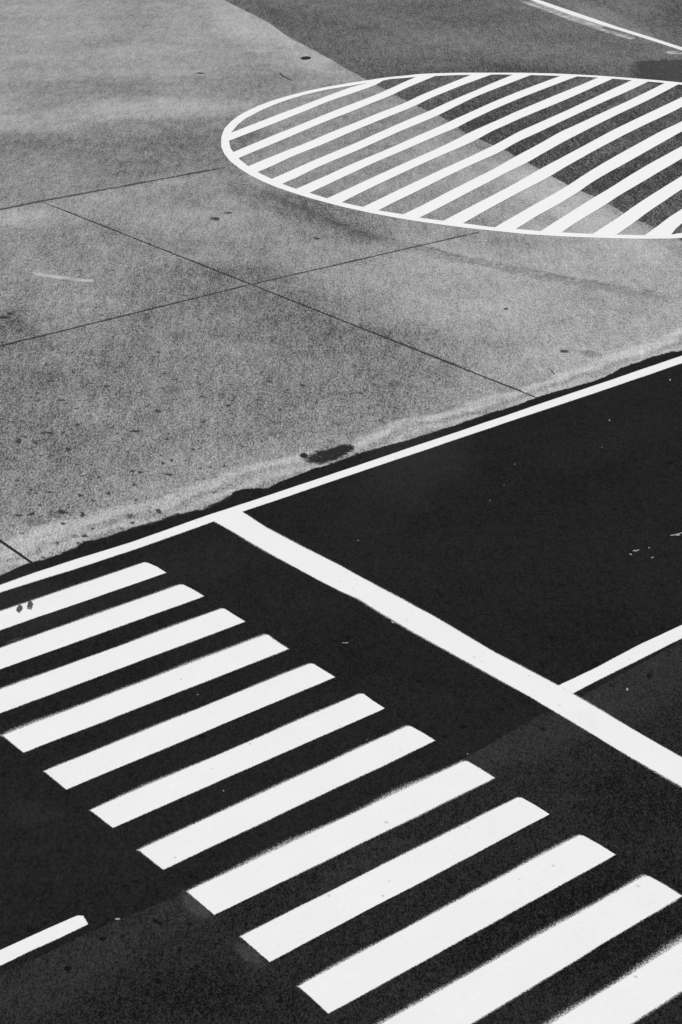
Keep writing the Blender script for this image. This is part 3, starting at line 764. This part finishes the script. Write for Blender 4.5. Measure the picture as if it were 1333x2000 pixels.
# stop line
stt = [(12.87, 18.36)] + list(SURVEY['stop_t'])[1:] + [(12.86, 6.2)]
stb = [(12.39, 18.36)] + list(SURVEY['stop_b'])[1:] + [(12.44, 6.2)]
o = sheet('stop_line', band(stt, stb), Z_PAINT, 'paint', fringe=0.045, amp=0.007, step=0.10, seed=43, vary=0.9)
tag(o, 'broad white stop line crossing the lane beside the zebra stripes', 'stop line')

# two dashes of the lane line
lt = list(SURVEY['lane_r_t']) + [(17.6, 12.17)]
lb = list(SURVEY['lane_r_b']) + [(17.6, 11.97)]
o = sheet('lane_line', band(lt, lb), Z_PAINT - 0.0008, 'paint', fringe=0.02, amp=0.005, step=0.10, seed=45)
tag(o, 'narrow white lane line meeting the broad stop line at an angle', 'road line', 'lane line dashes')
lt = [(0.9, 12.05)] + list(SURVEY['lane_l_t']) + [(6.40, 11.985)]
lb = [(0.9, 11.86)] + list(SURVEY['lane_l_b'])
o = sheet('lane_line', band(lt, lb), Z_PAINT, 'paint', fringe=0.014, amp=0.004, step=0.10, seed=47)
tag(o, 'short end of white lane line on the near side of the zebra stripes', 'road line', 'lane line dashes')

# hatched oval marking
ZO = Z_FAR + 0.004
island = empty('hatched_oval', (32.3, 31.4, Z_FAR))
tag(island, 'large white oval filled with slanted stripes where concrete meets grey asphalt', 'road marking')
N = 420
po = resample_n(SURVEY['oval_outer'], N, True)
pi_ = resample_n(SURVEY['oval_inner'], N, True)
po = roughened(po, 0.005, 1.2, 61)
pi_ = roughened(pi_, 0.005, 1.2, 64)
no, ni = normals(po), normals(pi_)
so = 1 if area(po) > 0 else -1
verts, fade, faces = [], [], []
for q, m, d in zip(po, no, ni):
    verts.append((q.x + m.x * 0.010 * so, q.y + m.y * 0.010 * so, ZO - 0.002)); fade.append(0.0)
for q in po:
    verts.append((q.x, q.y, ZO)); fade.append(1.0)
for q in pi_:
    verts.append((q.x, q.y, ZO)); fade.append(1.0)
for q, m in zip(pi_, ni):
    verts.append((q.x - m.x * 0.010 * so, q.y - m.y * 0.010 * so, ZO - 0.002)); fade.append(0.0)
for k in range(3):
    for i in range(N):
        j = (i + 1) % N
        faces.append((k * N + i, k * N + j, (k + 1) * N + j, (k + 1) * N + i))
mesh_obj('outline', verts, faces, 'oval_paint', island, fade)
for i, (t, b) in enumerate(SURVEY['hatch']):
    t, b = (smoothed(q) for q in (t, b))
    t, b = ([tuple(Vector(q[0]) - (Vector(q[1]) - Vector(q[0])).normalized() * 0.14)] + list(q) for q in (t, b))
    sheet('stripe', band(t, b), ZO + 0.0008 + 0.00012 * i, 'oval_paint', island, fringe=0.009, amp=0.004, step=0.14, seed=70 + i, scale=1.3, vary=0.8)

# line at the far side, with the worn remains of an older one beside it
t = list(SURVEY['line_t'])
b = list(SURVEY['line_b'])
dt = (Vector(t[0]) - Vector(t[-1])).normalized()
t = [tuple(Vector(t[0]) + dt * 45)] + t + [tuple(Vector(t[-1]) - dt * 14)]
b = [tuple(Vector(b[0]) + dt * 45)] + b + [tuple(Vector(b[-1]) - dt * 14)]
o = sheet('boundary_line', band(t, b), ZO, 'paint', fringe=0.06, amp=0.012, step=0.25, seed=90)
tag(o, 'thin white line running across the grey asphalt beyond the hatched oval', 'road line')
for i, pts in enumerate(SURVEY['worn_line']):
    ribbon('worn_paint', pts, (0.26, 0.30, 0.24, 0.26, 0.40)[i], ZO - 0.001, 'worn_paint', o, step=0.2, seed=i, core=0.5, uneven=0.4)

# ------------------------------------------------------------------ stains, patches and scraps
tp = sheet('tar_patch', SURVEY['tar_patch'], 0.004, 'tar', fringe=0.12, amp=0.03, step=0.06, drop=0.003, seed=101, scale=5)
tag(tp, 'long black tar patch on the pale concrete next to the edge line', 'tar patch')
ds = blob('tar_spot', SURVEY['round_spot'], 0.004, 'tar', seed=5, soft=0.4)
tag(ds, 'small round black tar spot at the tip of the long tar patch', 'tar spot')
ds = blob('tar_spot', SURVEY['dark_spot'], 0.004, 'tar', seed=9, soft=0.25, uneven=0.12)
tag(ds, 'isolated black oval spot on pale concrete above the hatched oval', 'tar spot')
sm_ = sheet('paint_scrape', SURVEY['smear'], 0.003, 'smear_paint', fringe=0.05, amp=0.03, step=0.08, seed=103, scale=4)
tag(sm_, 'faint whitish streak of scraped paint on the jointed concrete', 'paint mark')


def which_slab(x, y):
    if y > 34.9:
        return slabs[(2, 0)]
    r = 0 if y < 26.8 else 1
    for k, (xa, xb) in enumerate(zip(XS, XS[1:])):
        if xa <= x < xb:
            return slabs[(r, k)]
    return slabs[(r, 4)]


for i, e in enumerate(SURVEY['stains']):
    if abs(e[2]) + abs(e[4]) > 0.02:
        blob('stain', e, 0.0026 + 0.0001 * (i % 7), 'stain', which_slab(e[0], e[1]), seed=i, soft=0.8, uneven=0.8, n=14)
for i, e in enumerate(SURVEY['faint']):
    blob('stain', e, 0.0016, 'faint', which_slab(e[0], e[1]), seed=i + 50, soft=0.9, uneven=0.35, n=18)
for k, off in enumerate((0.0, 0.30)):
    ribbon('tyre_mark', [(x + off * 0.5, y + off) for x, y in SURVEY['tyre']], (0.28, 0.12)[k], 0.0012 + 0.0004 * k, 'tyre', slabs[(0, 4)], step=0.25, seed=4 + k, core=0.1, uneven=0.9)
for i, pts in enumerate(SURVEY['crack']):
    ribbon('crack', pts, (0.014, 0.05, 0.02)[i], 0.002, 'crack', which_slab(*pts[0]), step=0.06, seed=i, core=0.4, uneven=0.5)
for i, e in enumerate(SURVEY['blotch']):
    on_new = e[1] > 11.76
    blob('oil_blotch', e, (Z_NEW if on_new else Z_OLD) + 0.0015, 'blotch', lane if on_new else bpy.data.objects['road'], seed=i + 80, soft=0.8, uneven=0.4, n=14)

# scraps of paint and litter lying on the asphalt, too small to tell apart: thin curled chips
bm = bmesh.new()
for i, (cx, cy, ax, ay, bx, by) in enumerate(SURVEY['flakes']):
    z = (Z_NEW + 0.003) if cy < 18.7 else 0.004
    a, b2 = Vector((ax, ay, 0)), Vector((bx, by, 0))
    bits = 1 if a.length < 0.03 else 3
    for k in range(bits):
        off = a * rng.uniform(-0.6, 0.6) * (bits > 1) + b2 * rng.uniform(-0.6, 0.6) * (bits > 1)
        c = Vector((cx, cy, z)) + off
        sa, sb = (0.62, 0.5) if bits > 1 else (1, 1)
        ring = []
        for q in range(7):
            th = 2 * math.pi * q / 7 + rng.uniform(-.3, .3)
            u = rng.uniform(0.55, 1.1)
            ring.append(bm.verts.new(c + a * sa * math.cos(th) * u + b2 * sb * math.sin(th) * u + Vector((0, 0, rng.uniform(0, 0.003)))))
        top = bm.verts.new(c + Vector((0, 0, 0.006)))
        for q in range(7):
            bm.faces.new((ring[q], ring[(q + 1) % 7], top))
me = bpy.data.meshes.new('litter')
bm.to_mesh(me)
bm.free()
s = NT('pale_scrap')
me.materials.append(s.finish(0.30, 0.8, 0.1))
lo = bpy.data.objects.new('litter', me)
col.objects.link(lo)
tag(lo, 'tiny pale scraps scattered on the black asphalt', 'litter', kind='stuff')
